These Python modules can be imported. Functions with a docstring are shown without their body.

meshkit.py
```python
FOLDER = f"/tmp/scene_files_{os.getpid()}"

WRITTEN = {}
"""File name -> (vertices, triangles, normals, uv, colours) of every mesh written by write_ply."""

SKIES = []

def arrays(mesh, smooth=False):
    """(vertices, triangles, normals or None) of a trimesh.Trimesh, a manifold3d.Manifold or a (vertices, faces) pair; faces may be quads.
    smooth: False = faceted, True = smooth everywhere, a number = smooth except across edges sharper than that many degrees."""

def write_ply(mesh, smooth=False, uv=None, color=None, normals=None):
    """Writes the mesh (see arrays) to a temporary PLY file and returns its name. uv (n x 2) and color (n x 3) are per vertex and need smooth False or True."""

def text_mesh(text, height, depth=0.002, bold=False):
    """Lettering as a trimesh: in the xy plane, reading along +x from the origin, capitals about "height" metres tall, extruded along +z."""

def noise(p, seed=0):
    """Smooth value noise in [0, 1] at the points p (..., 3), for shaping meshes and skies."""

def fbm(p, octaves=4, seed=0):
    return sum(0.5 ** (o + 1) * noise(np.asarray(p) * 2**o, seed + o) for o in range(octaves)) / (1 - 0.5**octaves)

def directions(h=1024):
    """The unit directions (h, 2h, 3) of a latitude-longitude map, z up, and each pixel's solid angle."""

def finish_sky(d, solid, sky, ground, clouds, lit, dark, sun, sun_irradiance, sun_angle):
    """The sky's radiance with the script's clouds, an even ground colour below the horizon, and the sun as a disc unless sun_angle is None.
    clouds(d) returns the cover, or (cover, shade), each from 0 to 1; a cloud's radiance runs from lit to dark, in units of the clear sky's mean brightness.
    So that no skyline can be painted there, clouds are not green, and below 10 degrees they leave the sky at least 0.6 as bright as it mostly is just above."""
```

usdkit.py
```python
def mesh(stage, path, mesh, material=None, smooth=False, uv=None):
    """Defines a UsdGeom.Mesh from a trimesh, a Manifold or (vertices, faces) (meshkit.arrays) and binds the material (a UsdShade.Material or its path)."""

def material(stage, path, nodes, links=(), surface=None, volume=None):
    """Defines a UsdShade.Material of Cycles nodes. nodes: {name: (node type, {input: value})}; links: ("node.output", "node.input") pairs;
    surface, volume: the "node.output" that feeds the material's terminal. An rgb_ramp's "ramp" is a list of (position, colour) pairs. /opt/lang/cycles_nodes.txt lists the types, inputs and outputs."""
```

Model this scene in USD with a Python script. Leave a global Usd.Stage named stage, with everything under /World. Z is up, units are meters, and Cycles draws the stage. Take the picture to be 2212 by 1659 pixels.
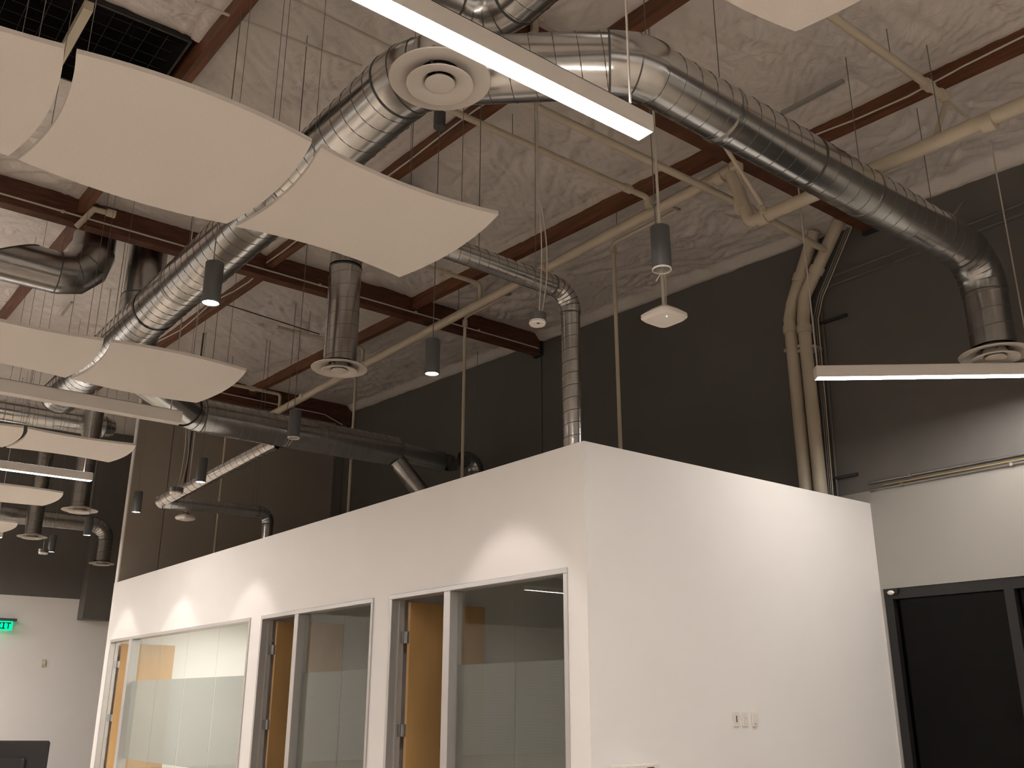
import math
import numpy as np
import trimesh
import usdkit
import meshkit
from shapely.geometry import Polygon
from pxr import Usd, UsdGeom, UsdLux, UsdShade, Gf, Sdf

stage = Usd.Stage.CreateInMemory()
UsdGeom.SetStageUpAxis(stage, UsdGeom.Tokens.z)
UsdGeom.SetStageMetersPerUnit(stage, 1.0)
UsdGeom.Xform.Define(stage, "/World")
UsdGeom.Scope.Define(stage, "/World/Looks")

# ------------------------------------------------------------------ camera, light levels, exposure
F, PP, EYE = 2054.4, np.array([1106.0, 829.5]), np.array([0.0, 0.0, 1.4])
YAW, PITCH, ROLL = 0.664659, 0.323369, 0.0020097
_fwd = np.array([math.sin(YAW) * math.cos(PITCH), math.cos(YAW) * math.cos(PITCH), math.sin(PITCH)])
_rt = np.array([math.cos(YAW), -math.sin(YAW), 0.0])
_up = np.cross(_rt, _fwd)
RIGHT = math.cos(ROLL) * _rt + math.sin(ROLL) * _up
UP = -math.sin(ROLL) * _rt + math.cos(ROLL) * _up
cam = UsdGeom.Camera.Define(stage, "/World/camera")
cam.CreateHorizontalApertureAttr(36.0)
cam.CreateVerticalApertureAttr(36.0 * 1659 / 2212)
cam.CreateFocalLengthAttr(36.0 * F / 2212)
cam.CreateClippingRangeAttr(Gf.Vec2f(0.05, 200))
EXPOSURE = 0.42
cam.CreateExposureAttr(EXPOSURE)
_m = Gf.Matrix4d(1.0)
for _i, _v in enumerate((RIGHT, UP, -_fwd)):
    _m.SetRow(_i, Gf.Vec4d(*map(float, _v), 0))
_m.SetRow(3, Gf.Vec4d(*map(float, EYE), 1))
cam.AddTransformOp().Set(_m)

LAMP_COLOR = (1.0, 0.927, 0.865)        # the tubes' light as the camera's white balance sees it
LAMP_STRENGTH = 115.0                  # linear pendants
SPOT_COLOR = (1.0, 0.87, 0.82)
SPOT_INTENSITY = 1500.0                 # downlights
MEETING_STRENGTH = 9.5               # ceiling lamp of the lit meeting room

# the night sky outside the glass
dome = UsdLux.DomeLight.Define(stage, "/World/night_sky")
dome.CreateColorAttr(Gf.Vec3f(0.5, 0.55, 0.7))
dome.CreateIntensityAttr(0.0008)

# ------------------------------------------------------------------ helpers
def ray(px, py):
    return RIGHT * (px - PP[0]) / F - UP * (py - PP[1]) / F + _fwd

def P(px, py, ax, val):
    """The point seen at a pixel of the photograph on the plane where coordinate ax equals val."""
    d = ray(px, py)
    return EYE + d * (val - EYE[ax]) / d[ax]

SLOPE, Z0 = 0.047, 6.33
def zI(y):
    return Z0 + SLOPE * y

def PC(px, py, dz=0.0):
    d = ray(px, py)
    n = np.array([0, -SLOPE, 1.0])
    return EYE + d * (Z0 + dz - n @ EYE) / (n @ d)

used = {}
def numbered(parent, name):
    k = (parent, name)
    used[k] = used.get(k, -1) + 1
    return name if used[k] == 0 else f"{name}_{used[k]:03d}"

class MB:
    def __init__(self):
        self.v, self.f, self.n = [], [], 0
    def add(self, v, f):
        v, f = np.asarray(v, float), np.asarray(f, int)
        if len(f) and f.shape[1] == 4:
            f = np.vstack([f[:, [0, 1, 2]], f[:, [0, 2, 3]]])
        self.v.append(v); self.f.append(f + self.n); self.n += len(v)
        return self
    def tm(self, t):
        return self.add(t.vertices, t.faces)
    def box(self, a, b):
        t = trimesh.creation.box(bounds=[np.minimum(a, b), np.maximum(a, b)])
        return self.tm(t)
    def cbox(self, c, s, rz=0.0):
        t = trimesh.creation.box(extents=s)
        if rz:
            t.apply_transform(trimesh.transformations.rotation_matrix(rz, [0, 0, 1]))
        t.apply_translation(c)
        return self.tm(t)
    def rbox(self, c, s, b=0.006, rz=0.0):
        """A box with bevelled edges."""
        h = np.array(s, float) / 2
        b = min(b, 0.45 * min(s))
        pts = [np.array([sx, sy, sz]) * (h - b * np.array(k)) for sx in (-1, 1) for sy in (-1, 1) for sz in (-1, 1) for k in ((0, 1, 1), (1, 0, 1), (1, 1, 0))]
        t = trimesh.Trimesh(np.array(pts)).convex_hull
        if rz:
            t.apply_transform(trimesh.transformations.rotation_matrix(rz, [0, 0, 1]))
        t.apply_translation(c)
        return self.tm(t)
    def beam(self, p0, p1, w, h, up=(0, 0, 1)):
        """A rectangular bar; p0, p1 are the middles of its underside."""
        p0, p1, up = np.array(p0, float), np.array(p1, float), np.array(up, float)
        d = p1 - p0; d /= np.linalg.norm(d)
        s = np.cross(d, up); s /= np.linalg.norm(s)
        u = np.cross(s, d)
        v = [p + sx * s * w / 2 + k * u * h for p in (p0, p1) for sx, k in ((-1, 0), (1, 0), (1, 1), (-1, 1))]
        f = [[0, 1, 2, 3], [7, 6, 5, 4], [0, 4, 5, 1], [1, 5, 6, 2], [2, 6, 7, 3], [3, 7, 4, 0]]
        return self.add(v, f)
    def tube(self, path, r, n=10, caps=True):
        p = np.asarray(path, float)
        r = np.broadcast_to(np.asarray(r, float), len(p))
        d = np.diff(p, axis=0); d /= np.linalg.norm(d, axis=1)[:, None]
        t0 = d[0]
        ref = np.array([0, 0, 1.0]) if abs(t0[2]) < 0.9 else np.array([1.0, 0, 0])
        u = np.cross(t0, ref); u /= np.linalg.norm(u)
        w = np.cross(t0, u)
        a = np.linspace(0, 2 * math.pi, n, endpoint=False)
        ring = p[0] + r[0] * (np.cos(a)[:, None] * u + np.sin(a)[:, None] * w)
        rings = [ring]
        for i in range(1, len(p)):
            din = d[i - 1]
            nrm = din if i == len(p) - 1 else din + d[i]
            nrm = nrm / np.linalg.norm(nrm)
            off = ring - p[i - 1]
            off = off - np.outer(off @ din, din)
            off *= (r[i] / np.linalg.norm(off, axis=1))[:, None] if np.ndim(r[i]) else r[i] / np.linalg.norm(off, axis=1)[:, None]
            base = p[i] + off
            ring = base - np.outer(((base - p[i]) @ nrm) / (din @ nrm), din)
            rings.append(ring)
        v = np.vstack(rings); f = []
        for i in range(len(p) - 1):
            for k in range(n):
                k2 = (k + 1) % n
                f.append([i * n + k, i * n + k2, (i + 1) * n + k2, (i + 1) * n + k])
        f = [[x[0], x[2], x[1]] for q in f for x in ([q[0], q[1], q[2]], [q[0], q[2], q[3]])]
        if caps:
            m = len(v); v = np.vstack([v, p[0], p[-1]])
            e = (len(p) - 1) * n
            for k in range(n):
                k2 = (k + 1) % n
                f.append([m, k, k2]); f.append([m + 1, e + k2, e + k])
        f = np.array(f)[:, ::-1]
        return self.add(v, f)
    def lathe(self, prof, n=40, c=(0, 0, 0)):
        t = trimesh.creation.revolve(np.array(prof, float), sections=n)
        t.apply_translation(c)
        return self.tm(t)
    def helix(self, p0, p1, r, pitch, w=0.006, h=0.003, n=20):
        """The raised lock seam of a spiral duct: a three-sided ridge that winds round the pipe."""
        p0, p1 = np.array(p0, float), np.array(p1, float)
        L = np.linalg.norm(p1 - p0); d = (p1 - p0) / L
        ref = np.array([0, 0, 1.0]) if abs(d[2]) < 0.9 else np.array([1.0, 0, 0])
        u = np.cross(d, ref); u /= np.linalg.norm(u); q = np.cross(d, u)
        m = int(L / pitch * n) + 1
        s = np.arange(m) / n
        ang = 2 * math.pi * s
        rad = np.cos(ang)[:, None] * u + np.sin(ang)[:, None] * q
        c = p0 + (s * pitch)[:, None] * d
        a, b, e = c + rad * (r - 0.002) - d * w, c + rad * (r + h), c + rad * (r - 0.002) + d * w
        v = np.stack([a, b, e], 1).reshape(-1, 3)
        i = np.arange(m - 1)[:, None] * 3
        f = np.vstack([np.hstack([i, i + 3, i + 4, i + 1]), np.hstack([i + 1, i + 4, i + 5, i + 2])])
        return self.add(v, f)
    def get(self):
        return np.vstack(self.v), np.vstack(self.f)

def tag(prim, label=None, cat=None, group=None, kind=None):
    for k, x in (("label", label), ("category", cat), ("group", group), ("kind", kind)):
        if x:
            prim.SetCustomDataByKey(k, x)
    return prim

def thing(name, label=None, cat=None, group=None, kind=None):
    x = UsdGeom.Xform.Define(stage, "/World/" + numbered("/World", name))
    return tag(x.GetPrim(), label, cat, group, kind)

def part(parent, name, mb, mat, smooth=False, label=None, kind=None):
    base = str(parent.GetPath()) if parent is not None else "/World"
    path = base + "/" + numbered(base, name)
    g = mb.get() if isinstance(mb, MB) else mb
    m = usdkit.mesh(stage, path, g, M[mat], smooth=smooth)
    return tag(m.GetPrim(), label, None, None, kind)

def single(name, mb, mat, label=None, cat=None, group=None, kind=None, smooth=False):
    return tag(part(None, name, mb, mat, smooth), label, cat, group, kind)

def arc(a, b, c, rad, n=4):
    """Points that turn the corner a-b-c with the given radius."""
    a, b, c = (np.array(x, float) for x in (a, b, c))
    u, w = (a - b) / np.linalg.norm(a - b), (c - b) / np.linalg.norm(c - b)
    th = math.acos(np.clip(u @ w, -1, 1))
    t = rad / math.tan(th / 2)
    s, e = b + u * t, b + w * t
    ctr = b + (u + w) / np.linalg.norm(u + w) * rad / math.sin(th / 2)
    x, y = (s - ctr), (e - ctr)
    om = math.pi - th
    mid = [(math.sin((1 - k) * om) * x + math.sin(k * om) * y) / math.sin(om) + ctr for k in np.linspace(0, 1, n + 1)]
    return [s + u * .02] + mid + [e + w * .02]

# ------------------------------------------------------------------ materials
M = {}
def mat(name, color, rough=0.6, metal=0.0, noise=None, bump=None, spec=0.5, coat=0.0):
    """noise: (scale xyz, amount), a faint unevenness of colour; bump: (scale, strength, distance)."""
    nodes = {"p": ("principled_bsdf", {"roughness": rough, "metallic": metal, "specular_ior_level": spec, "base_color": color, "coat_weight": coat})}
    links = []
    if noise or bump:
        nodes["g"] = ("geometry", {})
    if noise:
        sc, am = noise
        nodes["mp"] = ("mapping", {"mapping_type": "point", "scale": sc})
        nodes["n"] = ("noise_texture", {"scale": 1.0, "detail": 4.0})
        lo = tuple(c * (1 - am) for c in color); hi = tuple(min(1, c * (1 + am)) for c in color)
        nodes["r"] = ("rgb_ramp", {"ramp": [(0.3, lo), (0.7, hi)]})
        links += [("g.position", "mp.vector"), ("mp.vector", "n.vector"), ("n.fac", "r.fac"), ("r.color", "p.base_color")]
    if bump:
        nodes["n2"] = ("noise_texture", {"scale": float(bump[0]), "detail": 3.0, "distortion": float(bump[3]) if len(bump) > 3 else 0.0})
        nodes["b"] = ("bump", {"strength": float(bump[1]), "distance": float(bump[2])})
        links += [("g.position", "n2.vector"), ("n2.fac", "b.height"), ("b.normal", "p.normal")]
    M[name] = usdkit.material(stage, "/World/Looks/" + name, nodes, links, surface="p.BSDF")

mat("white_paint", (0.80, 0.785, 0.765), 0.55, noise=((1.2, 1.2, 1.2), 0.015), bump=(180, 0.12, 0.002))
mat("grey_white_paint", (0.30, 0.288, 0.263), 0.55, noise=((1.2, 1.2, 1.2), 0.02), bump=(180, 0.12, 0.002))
mat("taupe_paint", (0.37, 0.33, 0.275), 0.6, noise=((0.7, 0.7, 0.7), 0.05), bump=(60, 0.12, 0.003))
mat("dark_paint", (0.125, 0.119, 0.109), 0.6, noise=((0.7, 0.7, 0.7), 0.08), bump=(60, 0.15, 0.003))
mat("floor_concrete", (0.42, 0.355, 0.29), 0.35, noise=((0.8, 0.8, 0.8), 0.12))
mat("insulation", (0.62, 0.58, 0.55), 0.34, noise=((1.5, 1.5, 1.5), 0.05), bump=(4.5, 0.45, 0.035, 1.8), spec=0.5)
mat("beam_wood", (0.095, 0.034, 0.016), 0.55, noise=((5, 5, 40), 0.45))
mat("joist_wood", (0.13, 0.047, 0.020), 0.55, noise=((30, 2, 30), 0.4))
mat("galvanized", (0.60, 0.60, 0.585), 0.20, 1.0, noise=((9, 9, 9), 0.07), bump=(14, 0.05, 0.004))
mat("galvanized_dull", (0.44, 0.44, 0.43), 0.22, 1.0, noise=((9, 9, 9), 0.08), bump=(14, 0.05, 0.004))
mat("seam_metal", (0.10, 0.10, 0.097), 0.45, 0.4)
mat("panel_felt", (0.73, 0.70, 0.665), 0.85, noise=((60, 60, 60), 0.02), bump=(300, 0.2, 0.002))
mat("diffuser_white", (0.62, 0.575, 0.525), 0.4)
mat("black_void", (0.012, 0.012, 0.014), 0.6)
mat("fixture_white", (0.84, 0.81, 0.77), 0.4)
mat("lens_off", (0.62, 0.59, 0.56), 0.4)
mat("can_grey", (0.085, 0.088, 0.09), 0.45, 0.0)
mat("pipe_cream", (0.54, 0.48, 0.375), 0.42, noise=((3, 3, 3), 0.06))
mat("cable_white", (0.55, 0.52, 0.46), 0.5)
mat("cable_steel", (0.22, 0.21, 0.19), 0.45, 0.6)
mat("cable_dark", (0.03, 0.03, 0.03), 0.5)
mat("cable_yellow", (0.42, 0.29, 0.09), 0.5)
mat("conduit_steel", (0.30, 0.29, 0.27), 0.4, 0.8)
mat("door_wood", (0.46, 0.275, 0.105), 0.38, noise=((2.2, 14, 0.8), 0.16))
mat("edge_wood", (0.55, 0.34, 0.16), 0.45)
mat("aluminium", (0.52, 0.505, 0.49), 0.38, 0.55)
mat("hinge_steel", (0.42, 0.42, 0.42), 0.3, 0.9)
mat("black_frame", (0.012, 0.011, 0.0105), 0.4)
mat("plastic_white", (0.76, 0.72, 0.67), 0.35)
mat("plastic_beige", (0.60, 0.53, 0.40), 0.45)
mat("monitor_black", (0.022, 0.021, 0.022), 0.4)
mat("desk_grey", (0.35, 0.33, 0.31), 0.5)
mat("strut_zinc", (0.42, 0.41, 0.39), 0.45, 0.7)

def emit(name, color, strength):
    M[name] = usdkit.material(stage, "/World/Looks/" + name, {"e": ("emission", {"color": color, "strength": strength})}, surface="e.emission")
emit("lamp_lit", LAMP_COLOR, LAMP_STRENGTH)
emit("lamp_dim", LAMP_COLOR, LAMP_STRENGTH * 0.50)
emit("lamp_up", LAMP_COLOR, LAMP_STRENGTH * 0.085)
emit("spot_lit", (1.0, 0.94, 0.92), 6.0)
emit("meeting_lit", (1.0, 0.95, 0.86), MEETING_STRENGTH)
emit("exit_green", (0.0, 1.0, 0.36), 1.1)
emit("led_green", (0.25, 1.0, 0.75), 2.5)

for gname, tc, sc in (("glass", (0.93, 0.95, 0.94), (0.9, 0.95, 0.93)), ("dark_glass", (0.25, 0.25, 0.25), (0.34, 0.33, 0.32))):
  M[gname] = usdkit.material(stage, "/World/Looks/" + gname, {
    "t": ("transparent_bsdf", {"color": tc}), "s": ("glossy_bsdf", {"roughness": 0.0, "color": sc}),
    "f": ("fresnel", {"IOR": 1.55}), "g": ("geometry", {}), "i": ("math", {"math_type": "subtract", "value1": 1.0}),
    "x": ("math", {"math_type": "multiply"}), "m": ("mix_closure", {})},      # only the face towards the viewer reflects
    [("g.backfacing", "i.value2"), ("f.fac", "x.value1"), ("i.value", "x.value2"), ("x.value", "m.fac"), ("t.BSDF", "m.closure1"), ("s.BSDF", "m.closure2")], surface="m.closure")
# frosted film with fine horizontal lines
M["frost"] = usdkit.material(stage, "/World/Looks/frost", {
    "g": ("geometry", {}), "w": ("wave_texture", {"wave_type": "bands", "bands_direction": "z", "scale": 14.0}),
    "r": ("rgb_ramp", {"ramp": [(0.0, (0.335, 0.32, 0.30)), (0.5, (0.37, 0.355, 0.335)), (1.0, (0.375, 0.36, 0.34))]}),
    "d": ("diffuse_bsdf", {}), "l": ("translucent_bsdf", {"color": (0.41, 0.43, 0.42)}), "t": ("transparent_bsdf", {"color": (0.8, 0.84, 0.82)}),
    "m": ("mix_closure", {"fac": 0.5}), "k": ("mix_closure", {"fac": 0.82})},
    [("g.position", "w.vector"), ("w.fac", "r.fac"), ("r.color", "d.color"), ("d.BSDF", "m.closure1"), ("l.BSDF", "m.closure2"),
     ("t.BSDF", "k.closure1"), ("m.closure", "k.closure2")], surface="k.closure")

# ------------------------------------------------------------------ the room
XF, XR, YS, YT, YFAR = 4.944, 8.951, 5.386, 17.416, 23.2   # office front, outer wall, office side, tall wall, far wall
XL, YB, ZTOP, ZO = -12.0, -9.0, 7.9, 3.37
ZP = 3.50                                                    # where dark paint meets white paint

single("floor", MB().box((XL - .2, YB - .2, -0.2), (XR + .2, YFAR + .2, 0)), "floor_concrete", kind="structure")

w = thing("wall_right", "tall outer wall, dark grey above and white below, behind the office box", "wall", kind="structure")
JOINTS = [(5.50, 10.665), (10.685, 17.0), (17.02, YFAR)]
for y0, y1 in JOINTS:
    part(w, "wall_panel", MB().box((XR, y0, ZP), (XR + .2, y1, ZTOP)), "dark_paint")
part(w, "wall_panel", MB().box((XR, YB, ZP), (XR + .2, 5.50, ZTOP)), "dark_paint")
part(w, "joint_filler", MB().box((XR + .015, 10.6, ZP), (XR + .19, 10.75, ZTOP - .1)), "cable_dark")
lw = MB()
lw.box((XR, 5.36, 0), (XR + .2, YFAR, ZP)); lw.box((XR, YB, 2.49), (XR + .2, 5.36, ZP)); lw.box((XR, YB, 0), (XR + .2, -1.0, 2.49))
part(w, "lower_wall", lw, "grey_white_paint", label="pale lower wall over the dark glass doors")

# tall wall that closes off the far end of the office box
w = thing("wall_divider", "full-height dark wall with a white end edge above the far end of the office", "wall", kind="structure")
part(w, "wall_panel", MB().box((XF + .02, YT, 0), (5.60, YT + .14, ZTOP)), "taupe_paint")
part(w, "wall_panel", MB().box((5.612, YT, 0), (XR, YT + .14, ZTOP)), "taupe_paint")
part(w, "end_trim", MB().box((XF, YT, 0), (XF + .02, YT + .14, ZTOP)), "white_paint", label="white painted end edge")

w = thing("wall_far", "far end wall of the hall, dark grey above and white below, with the exit sign", "wall", kind="structure")
ZF = 3.59
part(w, "upper_wall", MB().box((XL, YFAR, ZF), (XR, YFAR + .2, ZTOP)), "dark_paint")
part(w, "lower_wall", MB().box((XL, YFAR, 0), (XR, YFAR + .2, ZF)), "white_paint")
bx = P(178, 1336, 1, 22.75)
single("bulkhead", MB().box((bx[0], 22.75, bx[2]), (XR, YFAR - .002, ZTOP)), "dark_paint", "dark bulkhead dropping below the paint line beside the white office corner", "bulkhead", kind="structure")
single("wall_left", MB().box((XL - .2, YB, 0), (XL, YFAR, 3.6)).box((XL - .2, YB, 3.6), (XL, YFAR, ZTOP)), "white_paint", kind="structure")
w = thing("wall_back", "wall behind the camera", "wall", kind="structure")
part(w, "upper_wall", MB().box((XL, YB - .2, 3.6), (XR, YB, ZTOP)), "dark_paint")
part(w, "lower_wall", MB().box((XL, YB - .2, 0), (XR, YB, 3.6)), "white_paint")

# ---- office box
UNITS = [(5.605, 8.235, 7.19, 7.292), (8.555, 11.245, 10.17, 10.372), (11.56, 17.33, 16.16, 16.30)]   # y0, y1, mullion
ZH = 2.40
fw = MB()
ys = [YS + .12]
for y0, y1, _, _ in UNITS:
    fw.box((XF, ys[-1], 0), (XF + .12, y0, ZO)); fw.box((XF, y0, ZH), (XF + .12, y1, ZO)); ys.append(y1)
fw.box((XF, ys[-1], 0), (XF + .12, YT - .003, ZO)); fw.box((XF, YT + .143, 0), (XF + .12, YT + .16, ZO))
wf = single("wall_office_front", fw, "white_paint", "white office front wall with three glazed openings under the downlight scallops", "wall", kind="structure")
single("wall_office_side", MB().box((XF, YS, 0), (XR, YS + .12, ZO)), "white_paint", "blank white office side wall with three switch plates", "wall", kind="structure")
for i, y in enumerate((8.395, 11.40)):
    single(f"wall_partition_{'near' if i == 0 else 'middle'}", MB().box((XF + .12, y - .05, 0), (XR, y + .05, 2.75)), "white_paint",
           ("white partition between the first and second office" if i == 0 else "white partition between the second office and the meeting room"), "wall", kind="structure")
single("ceiling_office", MB().box((XF + .12, YS + .12, 2.75), (XR, YT, 2.95)), "white_paint", "white ceiling inside the offices", "ceiling", kind="structure")
single("wall_meeting_end", MB().box((XF + .12, YT - .05, 0), (XR, YT - .003, 2.75)), "white_paint", "white end wall inside the lit meeting room", "wall", kind="structure")

names = ["nearest", "middle", "farthest"]
for k, (y0, y1, m0, m1) in enumerate(UNITS):
    wn = thing(f"window_{k + 1}", f"{names[k]} office's glazed screen with a frosted band" if k < 2 else "long lit meeting room's glazed screen with a frosted band", "window", kind="structure")
    xf = XF - .012
    t = .045
    zh = ZH - t
    part(wn, "frame_head", MB().rbox((xf + .07, (y0 + y1) / 2, ZH - t / 2), (.14, y1 - y0, t), .004), "aluminium")
    part(wn, "frame_jamb", MB().rbox((xf + .07, y0 + t / 2, zh / 2), (.14, t, zh), .004), "aluminium")
    part(wn, "mullion", MB().rbox((xf + .07, (m0 + m1) / 2, zh / 2), (.14, m1 - m0 if k != 1 else .10, zh), .004), "aluminium")
    part(wn, "frame_sill", MB().rbox((xf + .07, (y0 + t + m0) / 2, .03), (.13, m0 - y0 - t, .06), .004), "aluminium")
    mm0 = m0 if k != 1 else (m0 + m1) / 2 - .05
    n = 4 if k == 2 else 2
    edges = np.linspace(y0 + t + .002, mm0 - .002, n + 1)
    if k == 0:
        edges[1] = 6.36
    if k == 1:
        edges[1] = 9.29
    for a, b in zip(edges[:-1], edges[1:]):
        pn = part(wn, "pane", MB().box((xf + .085, a + .003, .06), (xf + .093, b - .003, zh)), "glass")
        part(pn, "frosted_film", MB().add([(xf + .095, a + .004, .57), (xf + .095, a + .004, 1.715), (xf + .095, b - .004, 1.715), (xf + .095, b - .004, .57)], [[0, 3, 2, 1]]), "frost")
    d = thing(f"door_{k + 1}", ["maple office door standing open in the nearest opening", "maple office door standing open in the middle opening", "maple door standing open into the lit meeting room"][k], "door", kind="structure")
    part(d, "jamb", MB().rbox((xf + .07, y1 - t / 2, zh / 2), (.14, t, zh), .004), "aluminium")
    part(d, "door_stop", MB().box((xf + .085, y1 - t - .014, 0), (xf + .14, y1 - t, zh)), "aluminium")
    yl = y1 - t - .035
    hx = xf + .15
    lf = part(d, "leaf", MB().rbox((hx + .475, yl - .022, 1.17), (.90, .040, 2.33), .002), "door_wood")
    part(lf, "leaf_edge", MB().box((hx + .018, yl - .043, .006), (hx + .0246, yl - .001, 2.334)), "edge_wood", label="pale leaf edge")
    for z in (0.30, 1.15, 2.0):
        h = MB().tube([(hx - .004, yl + .002, z - .055), (hx - .004, yl + .002, z + .055)], .009, 10)
        h.box((hx - .05, yl + .012, z - .055), (hx - .004, yl + .016, z + .055)).box((hx - .004, yl - .036, z - .055), (hx + .017, yl - .006, z + .055))
        part(lf, "hinge", h, "hinge_steel", smooth=30)
    part(lf, "lever_handle", MB().tube([(hx + .84, yl - .04, 1.0), (hx + .84, yl - .10, 1.0), (hx + .72, yl - .10, 1.0)], .009, 10), "hinge_steel", smooth=40)
t = thing("recessed_ceiling_light", "long white recessed lamp in the meeting room's ceiling", "ceiling light")
part(t, "trim_frame", MB().box((6.2, 12.4, 2.738), (7.4, 16.4, 2.7495)), "fixture_white")
part(t, "lens", MB().box((6.25, 12.45, 2.732), (7.35, 16.35, 2.7378)), "meeting_lit")

# ---- dark glass doors in the outer wall
d = thing("window_4", "black framed glass doors to the night at the right edge", "window", kind="structure")
zt = 2.488
part(d, "frame_head", MB().box((XR + .01, -1.0, zt - .10), (XR + .15, 5.355, zt)), "black_frame")
part(d, "frame_jamb", MB().box((XR + .01, 5.27, 0), (XR + .15, 5.355, zt - .10)), "black_frame")
my = P(2190, 1350, 0, XR)[1]
for y in (my, my - 1.25, my - 2.5):
    part(d, "mullion", MB().box((XR + .01, y - .045, 0), (XR + .15, y + .045, zt - .10)), "black_frame")
ed = [5.27, my + .045, my - .045, my - 1.205, my - 1.295, my - 2.455, my - 2.545, -1.0]
for a, b in zip(ed[::2], ed[1::2]):
    part(d, "pane", MB().box((XR + .075, b + .002, .05), (XR + .083, a - .002, zt - .102)), "dark_glass")
part(d, "bottom_rail", MB().box((XR + .02, -1.0, 0), (XR + .14, 5.27, .05)), "black_frame")
s = thing("motion_sensor", "small white sensor dome on the black door frame's upper left corner", "sensor")
sp = P(1927, 1278, 0, XR)
part(s, "base", MB().rbox((XR - .008, sp[1], sp[2]), (.03, .13, .05), .008), "black_frame")
dm = trimesh.creation.icosphere(3, .028); dm.apply_scale([.8, 1.3, .8]); dm.apply_translation((XR - .026, sp[1], sp[2] - .012))
part(s, "dome", MB().tm(dm), "plastic_white", smooth=True)

# ------------------------------------------------------------------ ceiling: girders, purlins, insulation sheets
GIRDERS = [(-0.9, 6.10), (4.97, 6.35), (10.72, 6.55), (16.75, 6.77)]
for i, (y, zb) in enumerate(GIRDERS):
    x1 = XR - .002 if i < 3 else XR - .002
    g = thing("roof_girder", ["dark wooden girder above and behind the camera", "dark brown girder running beside the large duct to the outer wall",
                             "dark brown girder crossing behind the white panels, end on the grey wall", "far dark girder just in front of the tall divider wall"][i], "beam")
    part(g, "timber", MB().box((XL, y - .075, zb), (x1 - .05, y + .075, zI(y) + .45)), "beam_wood")
    part(g, "end_bracket", MB().box((x1 - .06, y - .09, zb - .03), (x1, y + .09, zb + .36)), "cable_dark")
xC1 = PC(150, 514, -.15)[0]; xC2 = PC(450, 682, -.15)[0]
BAYS = [(-0.9, 4.97, [-8.9, -6.6, -4.3, -2.1, 0.15, 2.36, 4.57, 7.05]),
        (4.97, 10.72, [-9.2, -6.9, -4.6, -2.4, -0.18, 2.09, 4.38, 6.57]),
        (10.72, 16.75, [-9.0, -6.7, -4.4, -2.2, xC1 - 2.25, xC1, xC2, 6.74]),
        (16.75, YFAR, [-9.0, -6.7, -4.4, -2.2, 0.1, 2.2, 4.4, 6.7]),
        (YB, -0.9, [-9.0, -4.5, 0.1, 4.4])]
PLAB = {(0, 4): "near purlin at the top edge, leftmost of the two above the lit pendant", (0, 6): "short dark purlin at the top edge right of the big duct's elbow",
        (0, 7): "reddish brown purlin crossing the upper right of the ceiling", (1, 5): "brown purlin right of the dark skylight opening",
        (1, 6): "brown purlin alongside the main spiral duct", (1, 7): "brown purlin above the cream sprinkler main",
        (2, 5): "brown purlin behind the gored elbow at the left edge", (2, 6): "brown purlin behind the main duct's far half", (2, 7): "brown purlin behind the diffuser under the long vertical duct"}
for b, (y0, y1, xs) in enumerate(BAYS):
    ya, yb = (y0 + .076 if b != 4 else YB, y1 - .076 if b != 3 else YFAR)
    for i, x in enumerate(xs):
        lab = PLAB.get((b, i))
        single("roof_purlin", MB().beam((x, ya, zI(ya) - .15), (x, yb, zI(yb) - .15), .09, .30), "joist_wood",
               lab or f"dark roof purlin out of the photo's view", "beam", None if lab else "roof purlins out of view")

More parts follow.
